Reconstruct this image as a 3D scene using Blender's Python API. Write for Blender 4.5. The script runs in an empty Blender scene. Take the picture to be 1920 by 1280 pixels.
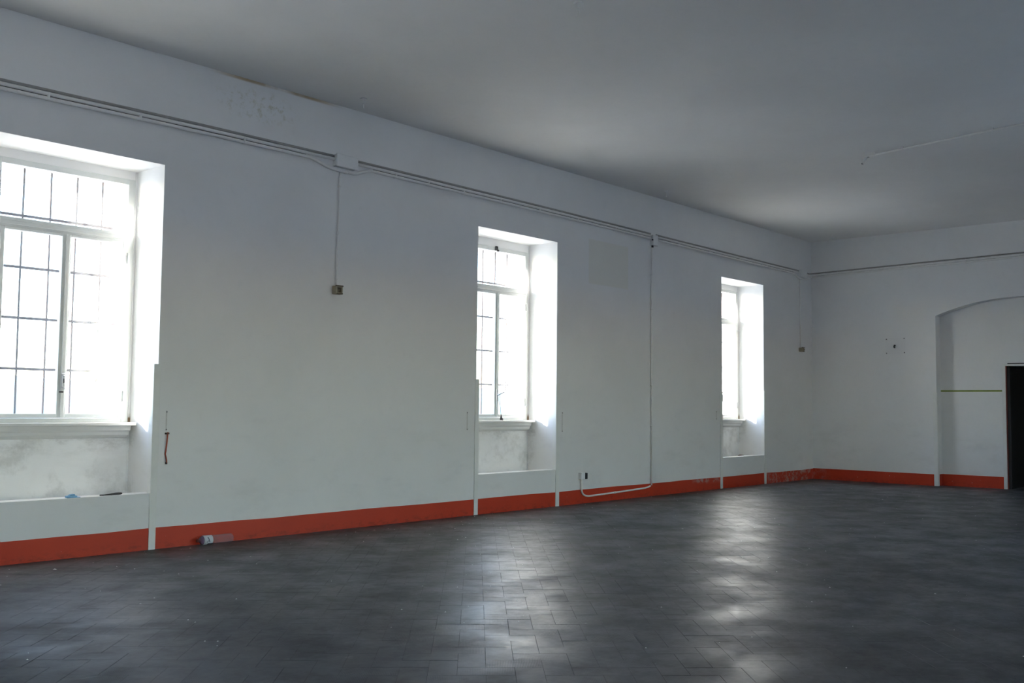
import bpy, bmesh, math, random
from mathutils import Vector, Matrix, noise
random.seed(7)
SC = bpy.context.scene
COL = SC.collection

# ---------------------------------------------------------------- camera, light, exposure
# world: the window wall is y = 0 (outside is +y), it runs along x to the far wall at x = L; floor z = 0
F_PX = 1888.87
cam_d = bpy.data.cameras.new('camera')
cam_d.sensor_width = 36.0
cam_d.lens = F_PX * 36.0 / 1920.0
cam_d.clip_start = 0.05
cam_d.clip_end = 500
cam = bpy.data.objects.new('camera', cam_d)
COL.objects.link(cam)
SC.camera = cam
YAW, PITCH, ROLL = math.radians(41.568), math.radians(3.671), math.radians(0.585)
C0 = Vector((0.0, -7.726, 1.2))
fw = Vector((math.cos(YAW) * math.cos(PITCH), math.sin(YAW) * math.cos(PITCH), math.sin(PITCH)))
rt = Vector((math.sin(YAW), -math.cos(YAW), 0))
up = rt.cross(fw)
rt2 = math.cos(ROLL) * rt + math.sin(ROLL) * up
up2 = -math.sin(ROLL) * rt + math.cos(ROLL) * up
cam.matrix_world = Matrix(((rt2.x, up2.x, -fw.x, C0.x), (rt2.y, up2.y, -fw.y, C0.y), (rt2.z, up2.z, -fw.z, C0.z), (0, 0, 0, 1)))

SUN_DIR = Vector((1.0, -0.62, -0.30)).normalized()      # the way the light travels
SUN_STRENGTH = 1.35
SKY_STRENGTH = 0.076
EXPOSURE = 5.33
sun_d = bpy.data.lights.new('sun', 'SUN')
sun_d.energy = SUN_STRENGTH
sun_d.angle = math.radians(1.6)
sun_d.color = (1.0, 0.94, 0.885)
sun = bpy.data.objects.new('sun', sun_d)
COL.objects.link(sun)
sun.location = (-20, 15, 12)
sun.rotation_euler = SUN_DIR.to_track_quat('-Z', 'Y').to_euler()

W = bpy.data.worlds.new('sky')
SC.world = W
W.use_nodes = True
nt = W.node_tree
nt.nodes.clear()
wo = nt.nodes.new('ShaderNodeOutputWorld')
bg = nt.nodes.new('ShaderNodeBackground')
sky = nt.nodes.new('ShaderNodeTexSky')
sky.sky_type = 'NISHITA'
sky.sun_disc = False
sky.sun_elevation = math.asin(-SUN_DIR.z)
sky.sun_rotation = math.atan2(-SUN_DIR.x, -SUN_DIR.y)
sky.dust_density = 0.2
sky.ozone_density = 2.0
sky.air_density = 1.0
hs = nt.nodes.new('ShaderNodeHueSaturation')
hs.inputs['Saturation'].default_value = 1.0
nt.links.new(sky.outputs[0], hs.inputs['Color'])
tint = nt.nodes.new('ShaderNodeMix')
tint.data_type = 'RGBA'
tint.blend_type = 'MULTIPLY'
tint.inputs[0].default_value = 0.28
tint.inputs[7].default_value = (1.17, 0.915, 0.95, 1.0)
nt.links.new(hs.outputs[0], tint.inputs[6])
nt.links.new(tint.outputs[2], bg.inputs[0])
bg.inputs[1].default_value = SKY_STRENGTH
nt.links.new(bg.outputs[0], wo.inputs[0])

SC.view_settings.view_transform = 'Standard'
SC.view_settings.look = 'None'
SC.view_settings.gamma = 1.0
SC.view_settings.use_curve_mapping = False
SC.view_settings.exposure = EXPOSURE
try:
    SC.cycles.max_bounces = 16
    SC.cycles.diffuse_bounces = 10
    SC.cycles.glossy_bounces = 6
    SC.cycles.transmission_bounces = 8
    SC.cycles.transparent_max_bounces = 16
    SC.cycles.sample_clamp_indirect = 6.0
    SC.cycles.caustics_reflective = False
    SC.cycles.caustics_refractive = False
    SC.cycles.use_denoising = True
except Exception:
    pass

# ---------------------------------------------------------------- node helpers
class NB:
    def __init__(s, name):
        s.m = bpy.data.materials.new(name)
        s.m.use_nodes = True
        s.t = s.m.node_tree
        s.t.nodes.clear()
        s.out = s.t.nodes.new('ShaderNodeOutputMaterial')
    def n(s, typ, **kw):
        nd = s.t.nodes.new('ShaderNode' + typ)
        for k, v in kw.items():
            setattr(nd, k, v)
        return nd
    def L(s, a, b):
        s.t.links.new(a, b)
    def put(s, sock, v):
        if isinstance(v, bpy.types.NodeSocket):
            s.L(v, sock)
        else:
            if isinstance(v, (tuple, list)) and len(v) == 3 and sock.type == 'RGBA':
                v = (*v, 1.0)
            sock.default_value = v
    def math(s, op, a, b=0.0, c=0.0, clamp=False):
        nd = s.n('Math', operation=op, use_clamp=clamp)
        for i, v in enumerate((a, b, c)):
            s.put(nd.inputs[i], v)
        return nd.outputs[0]
    def mix(s, f, a, b):
        nd = s.n('Mix', data_type='RGBA')
        s.put(nd.inputs[0], f)
        s.put(nd.inputs[6], a)
        s.put(nd.inputs[7], b)
        return nd.outputs[2]
    def noise(s, vec, scale, detail=3, rough=0.55):
        nd = s.n('TexNoise')
        nd.inputs['Scale'].default_value = scale
        nd.inputs['Detail'].default_value = detail
        nd.inputs['Roughness'].default_value = rough
        s.L(vec, nd.inputs['Vector'])
        return nd.outputs[0]
    def ramp(s, v, lo, hi):
        nd = s.n('MapRange', interpolation_type='SMOOTHSTEP')
        s.put(nd.inputs[0], v)
        nd.inputs[1].default_value = lo
        nd.inputs[2].default_value = hi
        return nd.outputs[0]
    def pos(s):
        g = s.n('NewGeometry')
        sp = s.n('SeparateXYZ')
        s.L(g.outputs['Position'], sp.inputs[0])
        return g.outputs['Position'], sp.outputs[0], sp.outputs[1], sp.outputs[2]
    def scale(s, vec, v):
        nd = s.n('VectorMath', operation='MULTIPLY')
        s.L(vec, nd.inputs[0])
        nd.inputs[1].default_value = v
        return nd.outputs[0]
    def box(s, v, a, b, soft):           # 1 between a and b
        return s.math('MULTIPLY', s.ramp(v, a - soft, a + soft), s.math('SUBTRACT', 1.0, s.ramp(v, b - soft, b + soft)))
    def bsdf(s, color, rough=0.6, spec=0.3, metal=0.0, bump=None, bstr=0.2, bdist=0.01):
        p = s.n('BsdfPrincipled')
        s.put(p.inputs['Base Color'], color)
        s.put(p.inputs['Roughness'], rough)
        s.put(p.inputs['Specular IOR Level'], spec)
        s.put(p.inputs['Metallic'], metal)
        if bump is not None:
            b = s.n('Bump')
            b.inputs['Strength'].default_value = bstr
            b.inputs['Distance'].default_value = bdist
            s.L(bump, b.inputs['Height'])
            s.L(b.outputs[0], p.inputs['Normal'])
        s.L(p.outputs[0], s.out.inputs[0])
        return p

def plain(name, col, rough=0.5, spec=0.3, metal=0.0, var=0.12, scale=30):
    b = NB(name)
    P, x, y, z = b.pos()
    n = b.noise(P, scale, 3)
    dark = tuple(c * (1 - var) for c in col)
    light = tuple(min(1, c * (1 + var)) for c in col)
    b.bsdf(b.mix(n, dark, light), rough, spec, metal, n, 0.05, 0.002)
    return b.m

def wall_material(name, tint=(0.86, 0.855, 0.845), marks=True):
    b = NB(name)
    P, x, y, z = b.pos()
    n1 = b.noise(P, 0.7, 4)
    n2 = b.noise(P, 9, 4)
    col = b.mix(b.ramp(n1, 0.3, 0.7), tuple(c * 0.94 for c in tint), tint)
    col = b.mix(b.math('MULTIPLY', b.ramp(n2, 0.52, 0.8), 0.25), col, tuple(c * 0.88 for c in tint))
    # rubbed, dusty streaks on the lower wall
    nl = b.noise(b.scale(P, (0.8, 0.8, 2.0)), 2.0, 5, 0.65)
    low = b.math('SUBTRACT', 1.0, b.ramp(z, 0.5, 1.7))
    col = b.mix(b.math('MULTIPLY', b.math('MULTIPLY', b.ramp(nl, 0.5, 0.72), low), 0.16), col, (0.50, 0.49, 0.47))
    if marks:
        nm = b.noise(P, 16, 5, 0.7)
        # mould where water came through under the ceiling
        ex = b.math('DIVIDE', b.math('SUBTRACT', x, 5.2), 0.48)
        ez = b.math('DIVIDE', b.math('SUBTRACT', z, 3.9), 0.17)
        r = b.math('SQRT', b.math('ADD', b.math('MULTIPLY', ex, ex), b.math('MULTIPLY', ez, ez)))
        msk = b.math('SUBTRACT', 1.0, b.ramp(r, 0.4, 1.15))
        col = b.mix(b.math('MULTIPLY', msk, 0.55), col, (0.84, 0.845, 0.86))
        col = b.mix(b.math('MULTIPLY', b.math('MULTIPLY', msk, b.ramp(nm, 0.48, 0.7)), 0.6), col, (0.50, 0.46, 0.30))
        # brown water line along the ceiling joint
        nb_ = b.noise(b.scale(P, (1, 1, 0.3)), 2.2, 4)
        line = b.math('MULTIPLY', b.box(x, 4.85, 6.0, 0.22), b.ramp(z, 4.088, 4.108))
        col = b.mix(b.math('MULTIPLY', b.math('MULTIPLY', line, b.ramp(nb_, 0.30, 0.55)), 0.8), col, (0.45, 0.31, 0.14))
        # a rectangle of slightly different paint between the second and third window
        rect = b.math('MULTIPLY', b.box(x, 10.17, 11.04, 0.012), b.box(z, 2.77, 3.34, 0.012))
        col = b.mix(b.math('MULTIPLY', rect, 0.8), col, (0.79, 0.775, 0.71))
        # grime on the panel under each sill
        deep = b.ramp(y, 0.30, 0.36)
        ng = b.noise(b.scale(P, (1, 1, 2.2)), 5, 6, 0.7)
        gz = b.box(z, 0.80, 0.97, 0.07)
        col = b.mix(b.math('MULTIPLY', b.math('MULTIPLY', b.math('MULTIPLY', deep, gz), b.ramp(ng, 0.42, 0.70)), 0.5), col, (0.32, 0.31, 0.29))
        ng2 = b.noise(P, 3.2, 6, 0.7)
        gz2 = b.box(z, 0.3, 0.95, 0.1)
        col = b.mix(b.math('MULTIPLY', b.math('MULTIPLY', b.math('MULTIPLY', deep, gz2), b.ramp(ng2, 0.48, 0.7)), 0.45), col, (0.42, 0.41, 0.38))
        # rust and damp where the window frame meets the sill
        rs = b.math('MULTIPLY', b.box(y, 0.438, 0.462, 0.004), b.box(z, 1.0, 1.09, 0.03))
        col = b.mix(b.math('MULTIPLY', rs, b.ramp(ng, 0.30, 0.50)), col, (0.24, 0.16, 0.09))
    b.bsdf(col, 0.82, 0.18, 0.0, b.noise(P, 60, 4), 0.12, 0.004)
    return b.m

M = {}
M['wall'] = wall_material('painted_plaster')
M['ceiling'] = wall_material('ceiling_paint', (0.87, 0.86, 0.84), False)

def band_material():
    b = NB('orange_red_paint')
    P, x, y, z = b.pos()
    n = b.noise(P, 2.5, 4)
    col = b.mix(n, (0.50, 0.040, 0.016), (0.62, 0.060, 0.022))
    ndirt = b.noise(b.scale(P, (1, 1, 2)), 11, 5, 0.7)
    lowm = b.math('SUBTRACT', 1.0, b.ramp(z, 0.0, 0.10))
    col = b.mix(b.math('MULTIPLY', b.math('MULTIPLY', lowm, b.ramp(ndirt, 0.45, 0.7)), 0.6), col, (0.14, 0.02, 0.012))
    # chipped and scraped stretches beside the third window and into the corner
    nchip = b.noise(P, 9, 6, 0.75)
    reg = b.math('MAXIMUM', b.math('MULTIPLY', b.box(x, 14.95, 16.55, 0.15), b.math('SUBTRACT', 1.0, b.ramp(y, 0.05, 0.2))), b.math('MULTIPLY', b.box(x, 12.7, 13.45, 0.2), b.ramp(z, 0.08, 0.15)))
    reg = b.math('MULTIPLY', reg, b.ramp(y, -0.35, -0.1))
    col = b.mix(b.math('MULTIPLY', b.math('MULTIPLY', reg, b.ramp(nchip, 0.47, 0.60)), 0.8), col, (0.50, 0.36, 0.33))
    nfl = b.noise(P, 26, 2)
    col = b.mix(b.math('MULTIPLY', b.ramp(nfl, 0.74, 0.77), 0.7), col, (0.6, 0.45, 0.42))
    b.bsdf(col, 0.5, 0.35, 0.0, b.noise(P, 50, 3), 0.1, 0.003)
    return b.m
M['band'] = band_material()

def floor_material():
    b = NB('worn_ribbed_tile')
    P, x, y, z = b.pos()
    uv = b.n('UVMap')
    sp = b.n('SeparateXYZ')
    b.L(uv.outputs[0], sp.inputs[0])
    big = b.noise(P, 0.55, 5, 0.6)
    mid = b.noise(P, 2.6, 6, 0.65)
    fine = b.noise(P, 22, 5, 0.7)
    col = b.mix(b.ramp(big, 0.32, 0.68), (0.074, 0.075, 0.078), (0.116, 0.117, 0.122))
    col = b.mix(b.math('MULTIPLY', b.ramp(mid, 0.45, 0.72), 0.6), col, (0.046, 0.046, 0.042))
    col = b.mix(b.math('MULTIPLY', b.ramp(fine, 0.56, 0.75), 0.35), col, (0.12, 0.12, 0.125))
    # yellowish dust along the window wall
    edge = b.ramp(y, -1.0, -0.1)
    col = b.mix(b.math('MULTIPLY', b.math('MULTIPLY', edge, b.ramp(mid, 0.3, 0.6)), 0.45), col, (0.080, 0.076, 0.060))
    # lime smears and spots
    sm = b.noise(b.scale(P, (1.0, 2.6, 1.0)), 3.4, 6, 0.72)
    col = b.mix(b.math('MULTIPLY', b.ramp(sm, 0.60, 0.74), 0.4), col, (0.24, 0.24, 0.24))
    sp2 = b.noise(P, 38, 2)
    col = b.mix(b.math('MULTIPLY', b.ramp(sp2, 0.775, 0.80), 0.75), col, (0.5, 0.5, 0.49))
    # ribs run across each tile
    rib = b.math('SINE', b.math('MULTIPLY', sp.outputs[0], 2 * math.pi / 0.0076))
    worn = b.ramp(b.noise(P, 1.7, 4), 0.42, 0.6)
    ribh = b.math('MULTIPLY', b.math('MULTIPLY', rib, 0.5), worn)
    groove = b.math('MULTIPLY', b.ramp(b.math('MULTIPLY', rib, -1.0), 0.35, 0.95), worn)
    col = b.mix(b.math('MULTIPLY', groove, 0.75), col, (0.03, 0.03, 0.031))
    h = b.math('ADD', b.math('MULTIPLY', ribh, 0.28), b.math('MULTIPLY', fine, 0.6))
    rough = b.math('ADD', 0.28, b.math('MULTIPLY', b.ramp(mid, 0.3, 0.7), 0.16))
    swirl = b.noise(b.scale(P, (1.0, 1.6, 1.0)), 1.1, 4, 0.6)
    rough = b.math('ADD', rough, b.math('MULTIPLY', b.ramp(swirl, 0.28, 0.72), 0.10))
    # matt dust lies thicker towards the near end of the hall
    rough = b.math('ADD', rough, b.math('MULTIPLY', b.math('SUBTRACT', 1.0, b.ramp(x, 1.6, 4.4)), 0.22))
    rough = b.math('ADD', rough, b.math('MULTIPLY', b.ramp(fine, 0.4, 0.7), 0.06))
    b.bsdf(col, rough, 0.17, 0.0, h, 0.35, 0.0022)
    return b.m
M['tile'] = floor_material()
M['grout'] = plain('dark_grout', (0.055, 0.055, 0.055), 0.8, 0.2)
M['frame'] = plain('window_paint', (0.66, 0.68, 0.66), 0.42, 0.35, var=0.06, scale=12)
M['sill'] = plain('sill_paint', (0.70, 0.70, 0.68), 0.55, 0.3, var=0.08, scale=8)
M['guard'] = plain('white_batten_paint', (0.82, 0.82, 0.79), 0.5, 0.3, var=0.07, scale=9)
M['pipe'] = plain('painted_pipe', (0.86, 0.845, 0.82), 0.45, 0.35, var=0.05)
M['rod'] = plain('grey_rod', (0.36, 0.35, 0.33), 0.55, 0.3)
M['box'] = plain('box_plastic', (0.84, 0.84, 0.835), 0.5, 0.3, var=0.05)
M['beige'] = plain('old_beige_plastic', (0.40, 0.37, 0.27), 0.5, 0.35)
M['brown'] = plain('brown_fitting', (0.10, 0.085, 0.055), 0.5, 0.35)
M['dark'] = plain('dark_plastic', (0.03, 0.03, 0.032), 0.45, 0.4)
M['rust'] = plain('rusty_iron', (0.075, 0.050, 0.045), 0.8, 0.2, var=0.3)
M['steel'] = plain('dull_steel', (0.42, 0.42, 0.43), 0.4, 0.5, 0.7)
M['screw'] = plain('screw_head', (0.20, 0.20, 0.20), 0.5, 0.5, 0.5)
M['charcoal'] = plain('charcoal_jamb_shade', (0.028, 0.029, 0.03), 0.6, 0.3)
M['lime'] = plain('lime_green_tape', (0.20, 0.27, 0.03), 0.5, 0.3)
M['orange'] = plain('orange_strap', (0.42, 0.085, 0.045), 0.55, 0.3)
M['scar'] = plain('filled_scar', (0.66, 0.65, 0.63), 0.85, 0.15, var=0.2)
M['blue'] = plain('blue_wrapper', (0.16, 0.38, 0.60), 0.4, 0.4)
M['dirt'] = plain('rubble_dirt', (0.16, 0.12, 0.09), 0.9, 0.1, var=0.35)
M['chip'] = plain('plaster_crumb', (0.70, 0.70, 0.68), 0.8, 0.2)
M['doorred'] = plain('rust_red_primer', (0.20, 0.045, 0.035), 0.6, 0.3)
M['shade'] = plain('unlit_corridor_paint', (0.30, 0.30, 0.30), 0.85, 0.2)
M['exterior'] = plain('outside_render', (0.62, 0.60, 0.55), 0.85, 0.2, scale=4)
M['ground'] = plain('pale_gravel', (0.70, 0.655, 0.60), 0.9, 0.1, var=0.3, scale=0.6)
M['bounce_cut'] = plain('dark_bounce_cut', (0.10, 0.11, 0.06), 0.9, 0.1, var=0.4, scale=3)  # dark tone of the strip added outside to cut bounce light
M['hills'] = plain('far_green', (0.36, 0.40, 0.33), 0.9, 0.1, var=0.35, scale=0.08)

def glass_material():
    b = NB('patterned_wired_glass')
    P, x, y, z = b.pos()
    def wires(v):
        f = b.math('FRACT', b.math('DIVIDE', v, 0.0135))
        return b.math('LESS_THAN', f, 0.10)
    w = b.math('MAXIMUM', wires(x), wires(z))
    tr = b.n('BsdfTransparent')
    b.put(tr.inputs[0], b.mix(w, (0.95, 0.965, 0.96), (0.80, 0.81, 0.82)))
    tl = b.n('BsdfTranslucent')
    b.put(tl.inputs[0], (0.86, 0.88, 0.88))
    gl = b.n('BsdfGlossy')
    b.put(gl.inputs['Roughness'], 0.12)
    b.put(gl.inputs['Color'], (1, 1, 1))
    m1 = b.n('MixShader')
    b.put(m1.inputs[0], 0.03)
    b.L(tr.outputs[0], m1.inputs[1])
    b.L(tl.outputs[0], m1.inputs[2])
    m2 = b.n('MixShader')
    b.put(m2.inputs[0], 0.05)
    b.L(m1.outputs[0], m2.inputs[1])
    b.L(gl.outputs[0], m2.inputs[2])
    b.L(m2.outputs[0], b.out.inputs[0])
    return b.m
M['glass'] = glass_material()

def clear_plastic(name, tint, amount, edge=0.45):
    b = NB(name)
    tr = b.n('BsdfTransparent')
    b.put(tr.inputs[0], tint)
    p = b.n('BsdfPrincipled')
    b.put(p.inputs['Base Color'], (0.62, 0.62, 0.66))
    b.put(p.inputs['Roughness'], 0.12)
    b.put(p.inputs['Specular IOR Level'], 0.6)
    m1 = b.n('MixShader')
    lw = b.n('LayerWeight')
    lw.inputs[0].default_value = 0.35
    b.put(m1.inputs[0], b.math('ADD', b.math('MULTIPLY', lw.outputs['Facing'], edge), amount, clamp=True))
    b.L(tr.outputs[0], m1.inputs[1])
    b.L(p.outputs[0], m1.inputs[2])
    b.L(m1.outputs[0], b.out.inputs[0])
    return b.m
M['pet'] = clear_plastic('clear_bottle_plastic', (0.98, 0.97, 0.99), 0.08, 0.3)
M['perspex'] = clear_plastic('clear_plate', (1.0, 1.0, 1.0), 0.0, 0.15)
M['clear'] = clear_plastic('clear_window_glass', (0.95, 0.96, 0.955), 0.0)
M['violet'] = clear_plastic('violet_bottle_shoulder', (0.80, 0.70, 0.86), 0.08, 0.3)

# ---------------------------------------------------------------- mesh helpers
class MB:
    def __init__(s):
        s.bm = bmesh.new()
    def box(s, x0, x1, y0, y1, z0, z1, bev=0.0):
        t = bmesh.new()
        vs = [t.verts.new((x, y, z)) for x in (x0, x1) for y in (y0, y1) for z in (z0, z1)]
        for f in ((0, 1, 3, 2), (4, 6, 7, 5), (0, 4, 5, 1), (2, 3, 7, 6), (0, 2, 6, 4), (1, 5, 7, 3)):
            t.faces.new([vs[i] for i in f])
        bmesh.ops.recalc_face_normals(t, faces=t.faces)
        if bev:
            bmesh.ops.bevel(t, geom=list(t.edges), offset=bev, segments=1, affect='EDGES')
        s._add(t)
        return s
    def _add(s, t):
        me = bpy.data.meshes.new('tmp')
        t.to_mesh(me)
        t.free()
        s.bm.from_mesh(me)
        bpy.data.meshes.remove(me)
    def prism(s, pts, ax, a, b):       # pts: 2D outline; ax: axis of extrusion
        def P(p, t):
            return {'z': (p[0], p[1], t), 'y': (p[0], t, p[1]), 'x': (t, p[0], p[1])}[ax]
        t = bmesh.new()
        A = [t.verts.new(P(p, a)) for p in pts]
        B = [t.verts.new(P(p, b)) for p in pts]
        t.faces.new(A)
        t.faces.new(B[::-1])
        n = len(pts)
        for i in range(n):
            t.faces.new((A[i], B[i], B[(i + 1) % n], A[(i + 1) % n]))
        bmesh.ops.recalc_face_normals(t, faces=t.faces)
        bmesh.ops.triangulate(t, faces=[f for f in t.faces if len(f.verts) > 4])
        s._add(t)
        return s
    def tube(s, pts, r, n=8, cap=True):
        pts = [Vector(p) for p in pts]
        t = bmesh.new()
        rings = []
        ref = None
        for i, p in enumerate(pts):
            d = (pts[min(i + 1, len(pts) - 1)] - pts[max(i - 1, 0)]).normalized()
            if ref is None:
                ref = Vector((0, 0, 1)) if abs(d.z) < 0.9 else Vector((0, 1, 0))
            u = (ref - d * ref.dot(d)).normalized()
            ref = u
            v = d.cross(u)
            rr = r[i] if isinstance(r, (list, tuple)) else r
            rings.append([t.verts.new(p + (u * math.cos(2 * math.pi * k / n) + v * math.sin(2 * math.pi * k / n)) * rr) for k in range(n)])
        for a, b in zip(rings, rings[1:]):
            for k in range(n):
                f = t.faces.new((a[k], a[(k + 1) % n], b[(k + 1) % n], b[k]))
                f.smooth = True
        if cap:
            t.faces.new(rings[0][::-1])
            t.faces.new(rings[-1])
        bmesh.ops.recalc_face_normals(t, faces=t.faces)
        s._add(t)
        return s
    def torus(s, c, axis, R, r, n=20, m=6):
        c = Vector(c)
        axis = Vector(axis).normalized()
        u = axis.orthogonal().normalized()
        v = axis.cross(u)
        t = bmesh.new()
        g = []
        for i in range(n):
            a = 2 * math.pi * i / n
            d = u * math.cos(a) + v * math.sin(a)
            g.append([t.verts.new(c + d * (R + r * math.cos(2 * math.pi * j / m)) + axis * r * math.sin(2 * math.pi * j / m)) for j in range(m)])
        for i in range(n):
            for j in range(m):
                f = t.faces.new((g[i][j], g[(i + 1) % n][j], g[(i + 1) % n][(j + 1) % m], g[i][(j + 1) % m]))
                f.smooth = True
        bmesh.ops.recalc_face_normals(t, faces=t.faces)
        s._add(t)
        return s

ROOT = {}
def obj(name, mb, mat, parent=None, loc=None):
    me = bpy.data.meshes.new(name)
    bm = mb.bm
    if parent is not None:
        off = ROOT[parent.name]
    elif loc is not None:
        off = Vector(loc)
    else:
        xs = [v.co for v in bm.verts]
        off = Vector(((min(v.x for v in xs) + max(v.x for v in xs)) / 2, (min(v.y for v in xs) + max(v.y for v in xs)) / 2, min(v.z for v in xs)))
    for v in bm.verts:
        v.co -= off
    bm.to_mesh(me)
    bm.free()
    me.materials.append(mat)
    o = bpy.data.objects.new(name, me)
    COL.objects.link(o)
    if parent is not None:
        o.parent = parent
    else:
        o.location = off
    ROOT[o.name] = off
    return o
def tag(o, label, cat, group=None, kind=None):
    o['label'] = label
    o['category'] = cat
    if group:
        o['group'] = group
    if kind:
        o['kind'] = kind
    return o
def thing(name, loc, label=None, cat=None, group=None):
    o = bpy.data.objects.new(name, None)
    o.empty_display_size = 0.1
    COL.objects.link(o)
    o.location = loc
    ROOT[o.name] = Vector(loc)
    if label:
        tag(o, label, cat, group)
    return o
def struct(o, label, cat):
    return tag(o, label, cat, None, 'structure')
def smooth_path(pts, n=8):
    pts = [Vector(p) for p in pts]
    P = [pts[0]] + pts + [pts[-1]]
    out = []
    for i in range(1, len(P) - 2):
        a, b, c, d = P[i - 1], P[i], P[i + 1], P[i + 2]
        for k in range(n):
            t = k / n
            out.append(0.5 * ((2 * b) + (c - a) * t + (2 * a - 5 * b + 4 * c - d) * t * t + (3 * b - a - 3 * c + d) * t ** 3))
    out.append(pts[-1])
    return out

# ---------------------------------------------------------------- dimensions
L = 16.596            # far wall
XB = -2.6             # back wall, behind the camera
YR = -9.6             # right wall
ZC = 4.12             # ceiling
ZB = 0.172            # top of the painted band
WT = 0.87             # thickness of the window wall
DX = (0.0, 5.235, 10.53)                            # windows 1, 2, 3, near to far
OPEN = []                                           # interior opening: x0, x1, ledge height, head height
for i, (a, b, zl, zh) in enumerate(((2.89, 4.300, 0.458, 3.190), (8.123, 9.535, 0.440, 3.213), (13.494, 14.829, 0.458, 3.197))):
    OPEN.append((a, b, zl, zh))

# ---------------------------------------------------------------- room shell
w = MB()
edges = sorted(OPEN)
x = XB - 0.3
for a, b, zl, zh in edges:
    w.box(x, a, 0, WT, -0.1, ZC + 0.3)
    x = b
w.box(x, L + 1.5, 0, WT, -0.1, ZC + 0.3)
for (a, b, zl, zh), dx in zip(OPEN, DX):
    fl, fr = 3.11 + dx, 4.285 + dx                   # outer edges of the window frame
    w.box(a, b, 0.0, 0.15, -0.1, zl)                # thin parapet closing the recess
    w.box(a, b, 0.15, WT, -0.1, zl - 0.06)          # floor of the recess behind it
    w.box(a, b, 0.45, WT, zl - 0.06, 1.0)                   # panel below the sill
    w.box(a, b, 0.0, WT, zh, ZC + 0.3)               # above the head
    w.box(a, b, 0.455, WT, 3.115, zh)                # strip above the frame
    w.prism([(a, 0.0), (fl, 0.455), (fl + 0.03, WT), (a, WT)], 'z', zl - 0.06, zh)      # splayed left side
    if b > fr:
        w.box(fr - 0.002, b, 0.447, WT, zl - 0.06, zh)
wl = struct(obj('wall_left', w, M['wall'], loc=(0, 0, 0)), 'long white plaster wall holding the three deep windows', 'wall')

# far wall with the shallow arched niche
NY0, NY1, ZS, ZA = -2.105, -4.60, 2.718, 2.955
XN = L + 0.20
yc, half = (NY0 + NY1) / 2, (NY0 - NY1) / 2
rise = ZA - ZS
Rad = (half * half + rise * rise) / (2 * rise)
arch = []
for i in range(25):
    y = NY0 + (NY1 - NY0) * i / 24
    arch.append((y, ZA - Rad + math.sqrt(Rad * Rad - (y - yc) ** 2)))
DY0, DY1, DZ = -3.085, -4.05, 1.90                  # doorway in the niche
w = MB()
w.prism([(0.0, -0.1), (0.0, ZC + 0.3), (YR - 0.3, ZC + 0.3), (YR - 0.3, -0.1), (NY1, -0.1)] + arch[::-1] + [(NY0, -0.1)], 'x', L, XN)
w.prism([(0.0, -0.1), (0.0, ZC + 0.3), (YR - 0.3, ZC + 0.3), (YR - 0.3, -0.1), (DY1, -0.1), (DY1, DZ), (DY0, DZ), (DY0, -0.1)], 'x', XN, XN + 0.3)
struct(obj('wall_far', w, M['wall'], loc=(L, 0, 0)), 'white plaster end wall with a shallow arched niche', 'wall')
OPEN_R = ((-2.00, -0.60), (0.70, 2.20), (9.00, 11.10))             # three unseen glazed doorways, added for their light on the walls
w = MB()
x = XB - 0.3
for a, b in OPEN_R:
    w.box(x, a, YR - 0.5, YR, -0.1, ZC + 0.3)
    w.box(a, b, YR - 0.5, YR, -0.1, -0.003)
    w.box(a, b, YR - 0.5, YR, 2.80, ZC + 0.3)
    x = b
w.box(x, L, YR - 0.5, YR, -0.1, ZC + 0.3)
struct(obj('wall_right', w, M['wall']), 'plain plaster wall on the dark side of the hall', 'wall')
w = MB().box(XB - 0.3, XB, YR, 0, -0.1, ZC + 0.3)
struct(obj('wall_back', w, M['wall']), 'plain plaster wall behind the viewer', 'wall')
w = MB().box(XB - 0.3, L + 0.2, YR - 0.3, -0.007, ZC, ZC + 0.12)
w.box(XB - 0.3, L + 0.2, -0.2, 0.2, ZC + 0.03, ZC + 0.12)
struct(obj('ceiling', w, M['ceiling']), 'flat off-white ceiling with a fine crack along the window wall', 'ceiling')
# dark corridor seen through the doorway
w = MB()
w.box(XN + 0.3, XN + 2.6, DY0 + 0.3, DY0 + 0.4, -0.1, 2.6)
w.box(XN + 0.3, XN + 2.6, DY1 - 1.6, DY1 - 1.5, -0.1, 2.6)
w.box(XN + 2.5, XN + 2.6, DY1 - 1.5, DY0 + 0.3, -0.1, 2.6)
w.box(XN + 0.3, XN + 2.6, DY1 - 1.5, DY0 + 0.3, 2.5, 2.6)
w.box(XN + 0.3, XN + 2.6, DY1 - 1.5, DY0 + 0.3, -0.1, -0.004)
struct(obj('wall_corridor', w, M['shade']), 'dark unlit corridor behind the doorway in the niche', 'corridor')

# ---------------------------------------------------------------- floor: base slab and ribbed tiles in herringbone
fl = struct(obj('floor', MB().box(XB, XN + 0.3, YR, 0.0, -0.1, -0.0013), M['grout'], loc=(0, 0, 0)), 'dark grey floor of ribbed herringbone tiles', 'floor')
AZ = math.radians(43.6)
E2 = Vector((-math.cos(AZ), -math.sin(AZ), 0))       # towards the viewer
E1 = Vector((math.sin(AZ), -math.cos(AZ), 0))        # to the viewer's right
U = 0.1315
K = Vector((3.832, -4.527, 0))
G = 0.0004
def tile_mesh(nm):
    a, b, c = U - G, U / 2 - G, 0.0009
    v = [(-a + c, -b + c, 0), (a - c, -b + c, 0), (a - c, b - c, 0), (-a + c, b - c, 0), (-a, -b, -0.0016), (a, -b, -0.0014), (a, b, -0.0014), (-a, b, -0.0014)]
    f = [(0, 1, 2, 3), (4, 5, 1, 0), (5, 6, 2, 1), (6, 7, 3, 2), (7, 4, 0, 3)]
    return v, f
TV, TF = tile_mesh('tile')
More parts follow.
